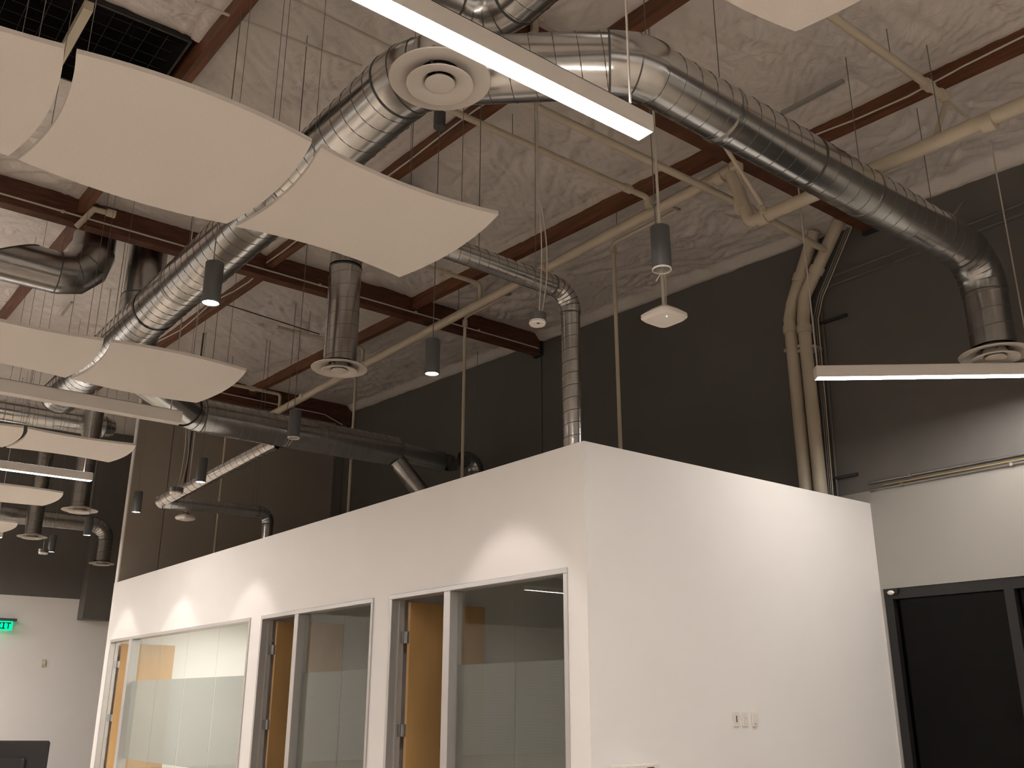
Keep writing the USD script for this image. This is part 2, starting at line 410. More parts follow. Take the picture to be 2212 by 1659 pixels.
ceil = thing("ceiling", "roof underside lined with wrinkled white insulation sheets", "ceiling", kind="structure")
def sheet(x0, x1, y0, y1, step, seed, wall=False):
    nx, ny = max(2, int((x1 - x0) / step)), max(2, int((y1 - y0) / step))
    X, Y = np.meshgrid(np.linspace(x0, x1, nx + 1), np.linspace(y0, y1, ny + 1), indexing="ij")
    z = np.zeros_like(X)
    if step < .2:
        S = seed * 7.31
        q = np.stack([X + S, Y, np.zeros_like(X)], -1)
        joist = np.abs(((Y / 1.22) % 1.0) - .5) * 2                # seams at the roof joists every 4 ft
        ef = np.clip(np.minimum(np.minimum(X - x0, x1 - X), np.minimum(Y - y0, y1 - Y)) / .30, 0, 1)
        z += .035 - .028 * (1 - joist ** 10) * ef
        z += -.07 * (meshkit.fbm(q * [0.8, 1.3, 1], 2, 1) - .5) * ef
        for k, (a, f1, f2, am) in enumerate(((.35 + seed, 6.0, 1.5, .020), (-.8 + .7 * seed, 10.0, 2.4, .020), (1.8 * seed, 13.0, 3.2, .017), (.9 - seed, 19.0, 5.0, .011))):
            u, v = X * math.cos(a) + Y * math.sin(a), -X * math.sin(a) + Y * math.cos(a)
            u = u + .30 * meshkit.noise(np.stack([X * 2.1 + S, Y * 2.1, np.full_like(u, k)], -1), 21)
            n = meshkit.noise(np.stack([u * f1 + S, v * f2, np.full_like(u, k * 3.3)], -1), 5 + k)
            mask = np.clip(meshkit.noise(np.stack([X * 1.4 + S, Y * 1.4, np.full_like(X, k + .5)], -1), 11) * 2.6 - .6, 0, 1)
            z += am * mask * (.25 + .75 * ef) * (1 - np.abs(2 * n - 1) ** .6 * 2)
        for e, sg in ((x0, 1), (x1, -1)):                          # edges turned down along the timbers
            d = np.abs(X - e)
            if wall and sg < 0:
                z -= .11 * np.clip(1.6 - d / .10, 0, 1)
            else:
                n = meshkit.noise(np.stack([X * 0 + S + e, Y * 1.5, X * 0], -1), 3)
                z -= (.015 + .022 * n) * np.clip(1.3 - d / .09, 0, 1) + .012 * np.exp(-((d - .16) / .02) ** 2)
        z = np.maximum(z, -.11)
    V = np.stack([X, Y, zI(Y) + z], -1).reshape(-1, 3)
    i, j = np.meshgrid(np.arange(nx), np.arange(ny), indexing="ij")
    a = (i * (ny + 1) + j).ravel()
    f = np.stack([a, a + 1, a + ny + 2, a + ny + 1], 1)
    return MB().add(V, f)
HOLE = (6.9, 8.15)
sd = 0
for b, (y0, y1, xs) in enumerate(BAYS):
    ya, yb = (y0 + .06 if b != 4 else YB, y1 - .06 if b != 3 else YFAR)
    ex = [XL] + list(xs) + [XR]
    for i in range(len(ex) - 1):
        a, c = ex[i] + (.043 if i else 0), ex[i + 1] - (.043 if i < len(ex) - 2 else .003)
        vis = b < 3 and c > 0 and i >= 3
        step = .03 if vis and b < 2 else .05 if vis else .5
        spans = [(ya, yb)] if not (b == 1 and ex[i + 1] == 2.09) else [(ya, HOLE[0]), (HOLE[1], yb)]
        for q0, q1 in spans:
            sd += 1
            part(ceil, "insulation_sheet", sheet(a, c, q0, q1, step, sd, wall=i == len(ex) - 2), "insulation", smooth=True)
single("roof_deck", MB().box((XL, YB, ZTOP + .0), (XR + .2, YFAR + .2, ZTOP + .1)), "black_void", "roof deck over the insulation", "roof", kind="structure")

# skylight opening with its dark lid
sk = thing("skylight", "dark skylight opening with a wire safety grid at the upper left", "skylight", kind="structure")
hx0, hx1 = -.13, 1.97
zc = zI(7.5)
cb = MB().box((hx0, HOLE[0] - .02, zI(HOLE[0]) - .02), (hx1, HOLE[0], zc + .75)).box((hx0, HOLE[1], zI(HOLE[1]) - .02), (hx1, HOLE[1] + .02, zc + .75))
cb.box((hx0 - .02, HOLE[0], zc - .03), (hx0, HOLE[1], zc + .75)).box((hx1, HOLE[0], zc - .03), (hx1 + .02, HOLE[1], zc + .75))
part(sk, "curb", cb, "black_frame")
part(sk, "lid", MB().box((hx0, HOLE[0], zc + .70), (hx1, HOLE[1], zc + .74)), "black_frame", label="dark plastic lid")
for x in np.arange(hx0 + .1, hx1, .26):
    part(sk, "lid_rib", MB().box((x - .02, HOLE[0], zc + .66), (x + .02, HOLE[1], zc + .70)), "black_frame")
part(sk, "divider", MB().beam((1.17, HOLE[0], zI(HOLE[0]) - .10), (1.17, HOLE[1], zI(HOLE[1]) - .10), .07, .09), "pipe_cream", label="pale channel between the two halves")
gr = MB()
for x in np.arange(hx0 + .05, hx1, .15):
    gr.tube([(x, HOLE[0], zc + .16), (x, HOLE[1], zc + .16)], .002, 4, False)
for y in np.arange(HOLE[0] + .05, HOLE[1], .15):
    gr.tube([(hx0, y, zc + .16), (hx1, y, zc + .16)], .002, 4, False)
part(sk, "safety_grid", gr, "cable_dark", kind="stuff")

# ------------------------------------------------------------------ suspended acoustic panels
def hang(parent, x, y, z, name="hanging_cable", r=.0022, mat_="cable_steel", top=None):
    part(parent, name, MB().tube([(x, y, z), (x, y, zI(y) + .02 if top is None else top)], r, 5, False), mat_)

def panel(label, x0, x1, y0, y1, barrel, z=4.25):
    t = thing("acoustic_panel", label, "acoustic panel", "white curved-edge ceiling panels")
    b = .072 * (1 if barrel else -1); s = .068
    k = np.linspace(0, 1, 21); h = 4 * k * (1 - k)
    e = [np.stack([x0 + (x1 - x0) * k, y0 - b * h], 1), np.stack([x1 + s * h, y0 + (y1 - y0) * k], 1),
         np.stack([x1 + (x0 - x1) * k, y1 + b * h], 1), np.stack([x0 + s * h, y1 + (y0 - y1) * k], 1)]
    poly = Polygon(np.vstack([q[:-1] for q in e]))
    m = trimesh.creation.extrude_polygon(poly, .026, engine="earcut"); m.apply_translation((0, 0, z))
    part(t, "board", MB().tm(m), "panel_felt")
    for x in (x0 + .10, x1 - .07):
        for y in (y0 + .30, y1 - .20):
            hang(t, x, y, z + .026)
            part(t, "anchor", MB().tube([(x, y, z + .026), (x, y, z + .05)], .012, 8), "cable_steel")
S1 = 0.75
panel("white panel with a sharp corner at the top edge right of centre", 1.95, 3.175, .86, 2.00, True)
panel("white panel cut by the left edge, nearest row", -.63, .632, 4.155, 5.31, False)
panel("largest white panel, bulging edges, upper left", .685, 1.885, 4.155, 5.315, True)
panel("white panel with hollow edges, right of the largest one", 1.945, 3.155, 4.165, 5.32, False)
panel("second-row white panel running off the left edge", .66, 1.885, 7.92, 9.13, False)
panel("second-row white panel with bulging edges under the main duct's end", 1.94, 3.13, 7.91, 9.13, True)
panel("third-row white panel mostly cut by the left edge", .78, 1.98, 11.22, 12.3, False)
panel("third-row white panel above the lit pendant at left", 2.02, 3.19, 11.22, 12.28, False)
panel("fourth-row small white panel between the lit pendant and two diffusers", 2.02, 3.24, 14.62, 15.80, True)
panel("farthest small white panel at the left edge by the round diffuser", 2.1, 3.28, 17.68, 18.85, True)

# ------------------------------------------------------------------ linear pendant lights
def linear(label, p0, p1, zb, lit=True, group=None, w=.108, h=.105, cables=None, lamp="lamp_lit"):
    t = thing("linear_pendant_light", label, "pendant light", group)
    p0, p1 = np.array([*p0, zb], float), np.array([*p1, zb], float)
    d = (p1 - p0) / np.linalg.norm(p1 - p0); sd_ = np.cross(d, (0, 0, 1))
    up = np.array([0, 0, 1.0])
    hs = MB()
    for sg in (-1, 1):
        o = sd_ * sg * (w / 2 - .002)
        hs.beam(p0 + o, p1 + o, .004, h)
    hs.beam(p0 + up * (h - .004), p1 + up * (h - .004), w, .004)
    part(t, "housing", hs, "fixture_white")
    part(t, "end_cap", MB().beam(p0, p0 + d * .006, w - .001, h - .001), "fixture_white")
    part(t, "end_cap", MB().beam(p1 - d * .006, p1, w - .001, h - .001), "fixture_white")
    part(t, "lens", MB().beam(p0 + d * .007 + up * .001, p1 - d * .007 + up * .001, w - .010, .012), lamp if lit else "lens_off")
    if lit and lamp == "lamp_lit":
        part(t, "top_lens", MB().beam(p0 + d * .02 + up * (h + .0005), p1 - d * .02 + up * (h + .0005), w - .03, .003), "lamp_up")
    for q in (cables or (.12, .955)):
        c = p0 + (p1 - p0) * q
        hang(t, c[0], c[1], zb + h, r=.007, mat_="cable_white")
linear("large lit linear pendant crossing the top centre", (.76, 2.948), (3.197, 2.948), 4.2)
linear("unlit white linear pendant left of the spiral duct's gored elbow", (.80, 9.83), (3.215, 9.83), 4.2, lit=False, h=.13, w=.12)
linear("lit linear pendant under the third row of panels at left", (.83, 13.30), (3.272, 13.30), 4.2)
linear("farthest lit pendant, only its tip showing at the left edge", (.88, 19.15), (3.335, 19.15), 4.2)
a = P(1762, 818, 2, 4.12)[:2]; c = P(2212, 812, 2, 4.12)[:2]
linear("lit linear pendant at the right edge in front of the grey wall", a + (c - a) * 0, a + (c - a) * 1.16, 4.12, cables=(.012, .9), lamp="lamp_dim")
OFF = "lit linear pendants outside the photo"
for x0, y in ((-3.2, 2.95), (-6.6, 2.95), (.76, -3.0), (-3.2, -3.0), (-6.6, -3.0), (4.9, -0.5), (-3.2, 9.83), (-6.6, 9.83), (-3.2, 13.3), (-8.3, 19.7), (-2.4, 19.15), (-3.2, 16.5), (-6.6, 16.5), (-.6, 21.3), (4.8, -5.5), (-3.2, -6.0)):
    linear("white lit linear pendant beyond the photo's edge", (x0, y), (x0 + 2.44, y), 4.2, group=OFF)

# ------------------------------------------------------------------ cylinder downlights
def can(label, x, y, lit, z=4.0, canopy=False):
    t = thing("cylinder_downlight", label, "downlight", "grey cylinder downlights along the office")
    r, h = .0625, .30
    part(t, "can", MB().lathe([(r - .006, .006), (r - .006, 0), (r, 0), (r, h - .004), (r - .004, h), (0, h)], 32, (x, y, z)), "can_grey", smooth=35)
    part(t, "rim", MB().lathe([(r - .0065, .008), (r - .0065, -.003), (r - .001, -.003), (r + .0008, .006)], 32, (x, y, z)), "fixture_white" if not lit else "can_grey", smooth=35)
    if lit:
        part(t, "lens", MB().lathe([(0, .0), (r - .007, .0), (r - .007, .004), (0, .004)], 28, (x, y, z)), "spot_lit")
        L = UsdLux.SphereLight.Define(stage, str(t.GetPath()) + "/lamp")
        L.CreateRadiusAttr(.03); L.CreateColorAttr(Gf.Vec3f(*SPOT_COLOR)); L.CreateIntensityAttr(SPOT_INTENSITY)
        L.AddTranslateOp().Set(Gf.Vec3d(x, y, z - .035))
        sh = UsdLux.ShapingAPI.Apply(L.GetPrim()); sh.CreateShapingConeAngleAttr(38.5); sh.CreateShapingConeSoftnessAttr(.30)
    else:
        part(t, "reflector", MB().lathe([(r - .007, .004), (r - .02, .05), (.02, .10), (0, .10)], 28, (x, y, z)), "strut_zinc", smooth=40)
        part(t, "loose_lead", MB().tube([(x + .01, y, z + .03), (x - .012, y + .005, z - .03), (x - .05, y + .01, z - .09)], .003, 6), "cable_white")
    if canopy:
        zt_ = zI(y) - .25
        part(t, "canopy", MB().lathe([(0, 0), (.055, 0), (.055, .24), (0, .24)], 24, (x, y, zt_)), "can_grey", smooth=35)
        hang(t, x, y, z + h, r=.004, top=zt_)
    else:
        hang(t, x, y + .035, z + h, r=.004)
can("unlit grey cylinder above the square access point", 4.125, 3.728, False)
can("lit grey cylinder hanging in front of the main spiral duct", 2.081, 6.012, True)
can("lit grey cylinder in mid-air right of the round diffuser's shaft", 4.094, 6.307, True, canopy=True)
can("unlit grey cylinder in front of the long dark duct", 4.10, 8.907, False)
can("lit grey cylinder in front of the slanting small duct", 4.115, 11.538, True)
can("lit grey cylinder against the divider wall's left edge", 4.125, 14.055, True)
can("lit grey cylinder in front of the far duct's elbow", 4.14, 16.60, True)
can("farthest lit grey cylinder, lowest in the picture", 4.143, 18.944, True)

# ------------------------------------------------------------------ ducts
def run(t, p0, p1, r, pitch=.125, mat_="galvanized", seam=True, collars=(True, True), n=40):
    p0, p1 = np.array(p0, float), np.array(p1, float)
    dr = part(t, "duct_run", MB().tube([p0, p1], r, n, False), mat_, smooth=40)
    if seam:
        part(dr, "spiral_seam", MB().helix(p0, p1, r, pitch, w=.005, h=.0045), "seam_metal", smooth=30)
    d = (p1 - p0) / np.linalg.norm(p1 - p0)
    for on, q in zip(collars, (p0, p1)):
        if on:
            part(dr, "collar", MB().tube([q - d * .007, q + d * .007], r + .005, n, True), "seam_metal", smooth=40)

def elbow(t, pts, r, mat_="galvanized", n=40, rings=True):
    eb = part(t, "elbow", MB().tube(pts, r, n, False), mat_, smooth=12)
    if rings:
        P_ = np.array(pts)
        for i in range(2, len(pts) - 2):
            d = P_[i + 1] - P_[i - 1]; d /= np.linalg.norm(d)
            part(eb, "gore_seam", MB().tube([P_[i] - d * .005, P_[i] + d * .005], r * 1.012, n, True), "seam_metal", smooth=40)

def rod(t, x, y, z, name="hanger_rod"):
    part(t, name, MB().tube([(x, y, z), (x, y, zI(y) + .02)], .0038, 6, False), "cable_steel")

def strap(t, c, d, r, w=.03):
    """A hanger ring round the duct and its rod."""
    c, d = np.array(c, float), np.array(d, float); d /= np.linalg.norm(d)
    part(t, "hanger_ring", MB().tube([c - d * w / 2, c + d * w / 2], r + .006, 36, True), "galvanized_dull", smooth=40)
    rod(t, c[0], c[1], c[2] + r)

ZD, XM = 5.25, 2.70
# main trunk with its elbow and the diagonal piece that links it to the large right duct
t = thing("main_spiral_duct", "thick spiral duct running away down the middle of the ceiling", "duct")
A, B_, C_ = (XM, 13.2, ZD), (XM, 4.48, ZD), (3.40, 3.78, ZD)
ar = arc(A, B_, C_, .34, 3)
run(t, A, (XM, 9.4, ZD), .232, pitch=.15); run(t, (XM, 9.4, ZD), ar[0], .232, pitch=.15)
elbow(t, ar, .232)
D0 = np.array([3.12, 3.88, ZD])
d2a = np.array([3.73, 3.53, ZD])
for y in (6.2, 8.6, 11.0):
    strap(t, (XM, y, ZD), (0, 1, 0), .232)
c2 = arc(ar[-1], d2a, (8.0, 3.53, 5.22), .33, 2)
run(t, ar[-1], c2[0], .212, pitch=.15)
u = thing("large_spiral_duct", "large shiny spiral duct slanting across the upper right to the wall diffuser", "duct")
elbow(u, c2, .208)
DX = 8.13
e2 = arc(c2[-1], (DX, 3.53, ZD - .03), (DX, 3.53, 4.3), .34, 5)
run(u, c2[-1], (5.55, 3.53, ZD - .01), .193, pitch=.15); run(u, (5.55, 3.53, ZD - .01), e2[0], .193, pitch=.15)
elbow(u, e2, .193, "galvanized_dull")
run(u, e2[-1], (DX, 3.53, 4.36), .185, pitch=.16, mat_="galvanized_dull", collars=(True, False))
for x in (4.6, 6.3, 7.4):
    strap(u, (x, 3.53, ZD - .015), (1, 0, 0), .193)
part(u, "damper_box", MB().rbox((DX + .215, 3.50, 4.86), (.05, .09, .13), .006), "can_grey", label="small grey damper actuator")

# duct that crosses above the lit pendant at the top centre
t = thing("upper_spiral_duct", "spiral duct with a gored elbow leaving the top edge behind the lit pendant", "duct")
A, B_, C_ = (2.3, 4.62, 6.10), (3.39, 4.62, 6.10), (3.39, 0.8, 6.06)
ar = arc(A, B_, C_, .30, 4)
run(t, A, ar[0], .20, seam=False); elbow(t, ar, .20); run(t, ar[-1], C_, .20)
strap(t, (3.39, 2.3, 6.08), (0, -1, 0), .20)

# vertical drop to the second diffuser
def diffuser(label, x, y, z, R=.305, lab_r=None):
    t = thing("air_diffuser", label, "air diffuser", "round white ceiling diffusers")
    k = R / .305
    def q(*pp):
        return [(r * k, h * k) for r, h in pp]
    part(t, "outer_ring", MB().lathe(q((.112, .080), (.122, .055), (.165, .030), (.25, .008), (.300, 0), (.305, .006), (.300, .012), (.25, .02), (.20, .04), (.135, .080)), 64, (x, y, z)), "diffuser_white", smooth=35)
    part(t, "middle_ring", MB().lathe(q((.078, .058), (.082, .02), (.105, -.010), (.160, -.030), (.196, -.034), (.200, -.028), (.165, -.020), (.115, .004), (.092, .058)), 56, (x, y, z)), "diffuser_white", smooth=35)
    part(t, "centre_cone", MB().lathe(q((0, -.030), (.074, -.030), (.088, -.026), (.090, -.020), (.06, .01), (0, .05)), 48, (x, y, z)), "diffuser_white", smooth=35)
    part(t, "throat", MB().lathe(q((.120, .13), (.120, .068), (0.0, .068)), 40, (x, y, z)), "black_void", smooth=35, label="dark throat")
    sp = MB()
    for a in (0, math.pi / 2, math.pi, 1.5 * math.pi):
        c_, s_ = math.cos(a + .6), math.sin(a + .6)
        sp.beam((x + .05 * k * c_, y + .05 * k * s_, z + .02 * k), (x + .185 * k * c_, y + .185 * k * s_, z + .035 * k), .006, .02)
    part(t, "bracket", sp, "conduit_steel")
    return t
diffuser("largest round diffuser, upper centre under the main duct's elbow", 2.61, 4.03, 4.90)
t = thing("diffuser_neck", "short metal neck between the main duct and the largest diffuser", "duct")
part(t, "duct_run", MB().tube([(2.61, 4.03, 4.985), (2.62, 4.05, ZD - .14)], .18, 36, False), "galvanized", smooth=40)
d2 = P(733, 797, 2, 4.815)
diffuser("round diffuser at the foot of the vertical duct below the hollow-edged panel", *d2)
t = thing("vertical_spiral_duct", "vertical spiral duct coming down from behind the hollow-edged panel", "duct")
run(t, (d2[0], d2[1], d2[2] + .07), (d2[0], d2[1], 6.0), .178, pitch=.16, collars=(False, True))
e = arc((d2[0], d2[1], 6.0), (d2[0], d2[1], 6.3), (d2[0], d2[1] - .6, 6.3), .25, 4)
elbow(t, e, .178); run(t, e[-1], (d2[0], d2[1] - 1.2, 6.3), .178, collars=(True, True)); rod(t, d2[0], d2[1] - .9, 6.47)
diffuser("round diffuser at the right edge in front of the grey wall", DX, 3.53, 4.285, .30)
d3 = P(172, 1103, 2, 4.455); d4 = P(69, 1160, 2, 4.443); d5 = P(219, 1218, 2, 4.218)
diffuser("small round diffuser upper of the three at far left", *d3, .29)
diffuser("small round diffuser beside the lowest downlight at far left", *d4, .275)
diffuser("farthest round diffuser beside the divider wall's white edge", *d5, .26)
for d_, top, lab, r in ((d3, 6.3, "far vertical duct behind the lit pendant's right end", .16), (d4, 6.3, "far vertical duct standing left of the others", .15)):
    t = thing("vertical_spiral_duct", lab, "duct")
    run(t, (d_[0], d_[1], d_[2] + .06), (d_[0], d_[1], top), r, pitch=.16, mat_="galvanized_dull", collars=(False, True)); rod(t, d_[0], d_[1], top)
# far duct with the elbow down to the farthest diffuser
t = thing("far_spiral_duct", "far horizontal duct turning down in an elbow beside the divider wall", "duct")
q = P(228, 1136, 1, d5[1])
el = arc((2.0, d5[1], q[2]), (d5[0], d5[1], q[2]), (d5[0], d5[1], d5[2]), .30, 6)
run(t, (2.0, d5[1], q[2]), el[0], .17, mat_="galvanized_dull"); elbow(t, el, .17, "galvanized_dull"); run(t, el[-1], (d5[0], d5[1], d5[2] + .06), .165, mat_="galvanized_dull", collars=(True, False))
rod(t, 4.2, d5[1], q[2] + .17)
# big far duct above the third row of panels
t = thing("far_trunk_duct", "far horizontal trunk duct above the third row of panels", "duct")
yq = 17.2
q0, q1 = P(0, 886, 1, yq), P(225, 922, 1, yq)
q0[2] = q1[2] = (q0[2] + q1[2]) / 2
x0 = q0[0] - 1.2
run(t, (x0, yq, q0[2]), q1, .185, mat_="galvanized"); strap(t, (q0[0] + .4, yq, q0[2]), (1, 0, 0), .185)
part(t, "end_cap", MB().tube([q1, q1 + np.array([.16, 0, 0])], [.185, .14], 32), "galvanized_dull", smooth=30)
part(t, "lever_box", MB().rbox(P(243, 927, 1, yq), (.12, .12, .14), .01), "strut_zinc")
# gored elbow at left edge, going up through the roof
t = thing("gored_elbow_duct", "big plain duct with a gored elbow turning up at the left edge", "duct")
yq = 11.14
v = P(202, 540, 1, yq); hz = P(78, 577, 1, yq)[2]
el = arc((v[0] - 2, yq, hz), (v[0], yq, hz), (v[0], yq, 7.2), .33, 3)
xe = P(78, 577, 1, yq)[0] - .42
mv, mf = MB().tube([(xe, yq, hz), el[0]], .245, 40, False).get()
mv[:40, 0] += .42 * (mv[:40, 2] - hz) / .245                          # the free end is cut on the slant
part(t, "duct_run", (mv, mf), "galvanized_dull", smooth=40)
part(t, "end_rim", MB().tube(np.vstack([mv[:40], mv[:2]]), .010, 6, False), "seam_metal", smooth=40)
part(t, "collar", MB().tube([el[0] - [.007, 0, 0], el[0] + [.007, 0, 0]], .25, 40), "seam_metal", smooth=40)
elbow(t, el, .245, "galvanized_dull")
run(t, el[-1], (v[0], yq, zI(yq) + .1), .24, seam=False, mat_="galvanized_dull", collars=(True, False))
t = thing("riser_duct", "round metal riser from the roof down onto the main duct at left", "duct")
run(t, (3.02, 11.14, ZD + .02), (3.02, 11.14, 6.05), .24, mat_="galvanized_dull", pitch=.3, collars=(False, True))
run(t, (3.02, 11.14, 6.05), (3.02, 11.14, zI(11.12) + .05), .225, mat_="galvanized_dull", seam=False, collars=(False, False))

# small duct down to the corner of the office box
t = thing("small_spiral_duct", "small spiral duct that turns down onto the office box's corner", "duct")
y3 = 5.95
c = P(1244, 634, 1, y3)
e = arc((3.3, y3, c[2] + .02), (5.335, y3, c[2]), (5.335, y3, 3.0), .2, 6)
run(t, (3.35, y3, c[2] + .03), e[0], .092, pitch=.1); elbow(t, e, .092, n=28)
run(t, e[-1], (5.335, y3, 2.95), .086, pitch=.115, collars=(True, False)); rod(t, 4.3, y3, c[2] + .11); rod(t, 3.6, y3, c[2] + .11)

# long dark duct above the offices
t = thing("office_trunk_duct", "long dark spiral duct over the office roof behind the unlit cylinder", "duct")
y4, zz = 12.0, 4.97
pre = (XM + .25, 11.3, ZD - .04)
e = arc(pre, (4.09, y4, zz + .01), (6, y4, zz), .30, 2)
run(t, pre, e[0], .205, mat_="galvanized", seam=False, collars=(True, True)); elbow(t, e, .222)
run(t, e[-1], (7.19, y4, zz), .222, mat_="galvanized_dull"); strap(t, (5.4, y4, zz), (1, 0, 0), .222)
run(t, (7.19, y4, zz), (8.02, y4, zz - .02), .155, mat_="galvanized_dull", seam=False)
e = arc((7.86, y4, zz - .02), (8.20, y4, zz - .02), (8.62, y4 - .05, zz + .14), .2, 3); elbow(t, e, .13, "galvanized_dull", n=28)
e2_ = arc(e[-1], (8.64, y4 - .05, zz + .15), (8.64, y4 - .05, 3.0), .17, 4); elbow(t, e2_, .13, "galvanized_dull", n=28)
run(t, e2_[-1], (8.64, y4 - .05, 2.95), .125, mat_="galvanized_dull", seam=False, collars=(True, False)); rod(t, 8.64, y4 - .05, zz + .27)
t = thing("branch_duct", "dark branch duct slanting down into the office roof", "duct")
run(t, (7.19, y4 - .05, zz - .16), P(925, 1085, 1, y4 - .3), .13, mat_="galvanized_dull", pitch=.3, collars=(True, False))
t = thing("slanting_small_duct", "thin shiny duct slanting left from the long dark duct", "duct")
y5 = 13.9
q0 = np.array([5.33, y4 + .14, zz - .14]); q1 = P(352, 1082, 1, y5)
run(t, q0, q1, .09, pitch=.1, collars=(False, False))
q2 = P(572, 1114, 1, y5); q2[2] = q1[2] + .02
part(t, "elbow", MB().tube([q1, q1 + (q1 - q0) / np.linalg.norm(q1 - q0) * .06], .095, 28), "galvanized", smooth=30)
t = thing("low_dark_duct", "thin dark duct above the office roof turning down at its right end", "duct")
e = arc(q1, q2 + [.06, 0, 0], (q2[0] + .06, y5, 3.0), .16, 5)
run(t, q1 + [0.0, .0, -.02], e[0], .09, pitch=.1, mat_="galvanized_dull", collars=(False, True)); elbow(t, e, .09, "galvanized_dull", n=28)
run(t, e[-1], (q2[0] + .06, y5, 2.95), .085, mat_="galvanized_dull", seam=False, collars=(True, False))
for dx in (-.22, -.16):
    rod(t, q2[0] + dx, y5, q2[2] + .08)

# ------------------------------------------------------------------ sprinkler pipes
def pipe(name, label, path, r, couplings=(), mat_="pipe_cream", cat="pipe", n=14, group=None):
    t = thing(name, label, cat, group)
    pr = part(t, "pipe_run", MB().tube(path, r, n), mat_, smooth=40)
    for c_, d_ in couplings:
        c_, d_ = np.array(c_, float), np.array(d_, float); d_ /= np.linalg.norm(d_)
        part(pr, "coupling", MB().tube([c_ - d_ * .045, c_ + d_ * .045], r + .014, n), mat_, smooth=40)
    return t
XS = 6.62
zs = [P(575, 893, 0, XS), P(1095, 640, 0, XS), P(1180, 577, 0, XS), P(1582, 368, 0, XS)]
ym, zm = [p[1] for p in zs], np.mean([p[2] for p in zs])
t = pipe("sprinkler_main", "long thick cream sprinkler main running along the ceiling", [(XS, 15.6, zm - .02), (XS, zs[3][1], zm + .02)], .058,
         [((XS, zs[2][1], zm), (0, 1, 0)), ((XS, zs[0][1] - 1.5, zm), (0, 1, 0)), ((XS, zs[3][1] + .15, zm), (0, 1, 0))])
for y in (6.6, 9.6, 12.6):
    rod(t, XS, y, zm + .05)
lo = P(1640, 472, 0, XS); hi = P(2212, 247, 0, XS)
lz = lo[2]
t = pipe("sprinkler_offset_main", "thick cream pipe dropping under the girder and passing behind the large duct", 
         [(XS, zs[3][1] + .02, zm - .03)] + arc((XS, zs[3][1], zm), (XS, lo[1] + .10, lz), (XS, 2.0, lz - .06), .07, 4) + [(XS, hi[1] - 1.0, lz - .10)], .06,
         [((XS, lo[1] + .18, lz + .20), (0, .2, 1)), ((XS, lo[1] - .05, lz - .01), (0, 1, 0)), ((XS, P(2135, 265, 0, XS)[1], P(2135, 265, 0, XS)[2]), (0, 1, 0))])
rod(t, XS, 3.0, lz)
y2, z2 = 6.0, 6.36
t = pipe("sprinkler_branch", "thin cream branch pipe from the largest diffuser to the main, bent down at its end",
     [(3.4, y2, z2)] + arc((3.4, y2, z2), (P(1400, 429, 1, y2)[0], y2, z2), (P(1400, 429, 1, y2)[0], y2, zm), .06, 4) + [(P(1400, 429, 1, y2)[0], y2, zm + .0)], .030,
     [((P(1355, 405, 1, y2)[0], y2, z2), (1, 0, 0)), ((P(1400, 429, 1, y2)[0], y2, z2 - .06), (0, 0, 1))])
rod(t, 4.7, y2, z2)
y3_, z3 = 5.32, 6.2
pipe("sprinkler_cross_pipe", "cream pipe crossing in front of the main to the second riser", [(3.7, y3_, z3), (P(1622, 463, 1, y3_)[0], y3_, z3), (8.70, 5.42, z3 + .02)], .036,
     [((P(1618, 461, 1, y3_)[0], y3_, z3), (1, 0, 0))])
y5_ = 3.10
t = pipe("sprinkler_branch", "cream branch pipe across the upper right bay with a cluster of fittings", [(4.6, y5_, 6.2), (P(2045, 215, 1, y5_)[0], y5_, 6.2)], .034,
     [((P(2005, 190, 1, y5_)[0], y5_, 6.2), (1, 0, 0)), ((P(2035, 207, 1, y5_)[0], y5_, 6.2), (1, 0, 0))])
q = P(2040, 212, 1, y5_); q2_ = P(2063, 283, 0, XS)
part(t, "drop_pipe", MB().tube([q, (q[0] + .02, y5_, 6.15), (XS, y5_ - .05, lz + .0)], .022, 10), "pipe_cream", smooth=40)
part(t, "stay", MB().tube([q, PC(2100, 262, -.02)], .012, 8), "pipe_cream", smooth=40)
rod(t, 6.2, y5_, 6.22)
# drops into the offices
XD = 6.8
for top, bot, arm, lab in (((1325, 525), (1340, 968), (1465, 462), "thin cream drop pipe right of the small duct"), ((1005, 685), (998, 1030), (1100, 640), "thin cream drop pipe left of the small duct"),
                           ((770, 790), (752, 1105), (845, 745), "thin cream drop pipe beside the second diffuser")):
    a_, b_, c_ = P(*top, 0, XD), P(*bot, 0, XD), P(*arm, 0, XD)
    y = (a_[1] + b_[1]) / 2
    pipe("sprinkler_drop", lab, [(XS, c_[1], zm + .0), (XD, c_[1], a_[2])] + arc((XD, c_[1], a_[2]), (XD, y, a_[2]), (XD, y, 3), .05, 3) + [(XD, y, 2.95)], .021,
         [((XD, y, a_[2] - .09), (0, 0, 1))], group=None)
pipe("sprinkler_drop", "thin cream drop pipe in front of the divider wall", [(6.3, 16.6, zm - .1), (6.3, 16.6, 2.95)], .021)
# stub pipes rising beside the main
for px, py, lab in ((1037, 610, "cream swan-neck pipe over the main near the small duct"), (783, 745, "cream swan-neck pipe over the main near the second diffuser"), (603, 845, "cream swan-neck pipe over the main near the long dark duct")):
    b_ = P(px, py + 38, 0, XS); y = b_[1]
    pipe("sprinkler_branch", lab, [(5.2, y, zm + .28)] + arc((5.2, y, zm + .28), (XS, y, zm + .28), (XS, y, zm), .06, 4) + [(XS, y, zm + .03)], .028, [((6.1, y, zm + .28), (1, 0, 0))])
    rod(stage.GetPrimAtPath("/World/" + [k for k in ("sprinkler_branch",)][0] + f"_{used[('/World', 'sprinkler_branch')]:03d}"), 5.7, y, zm + .3)
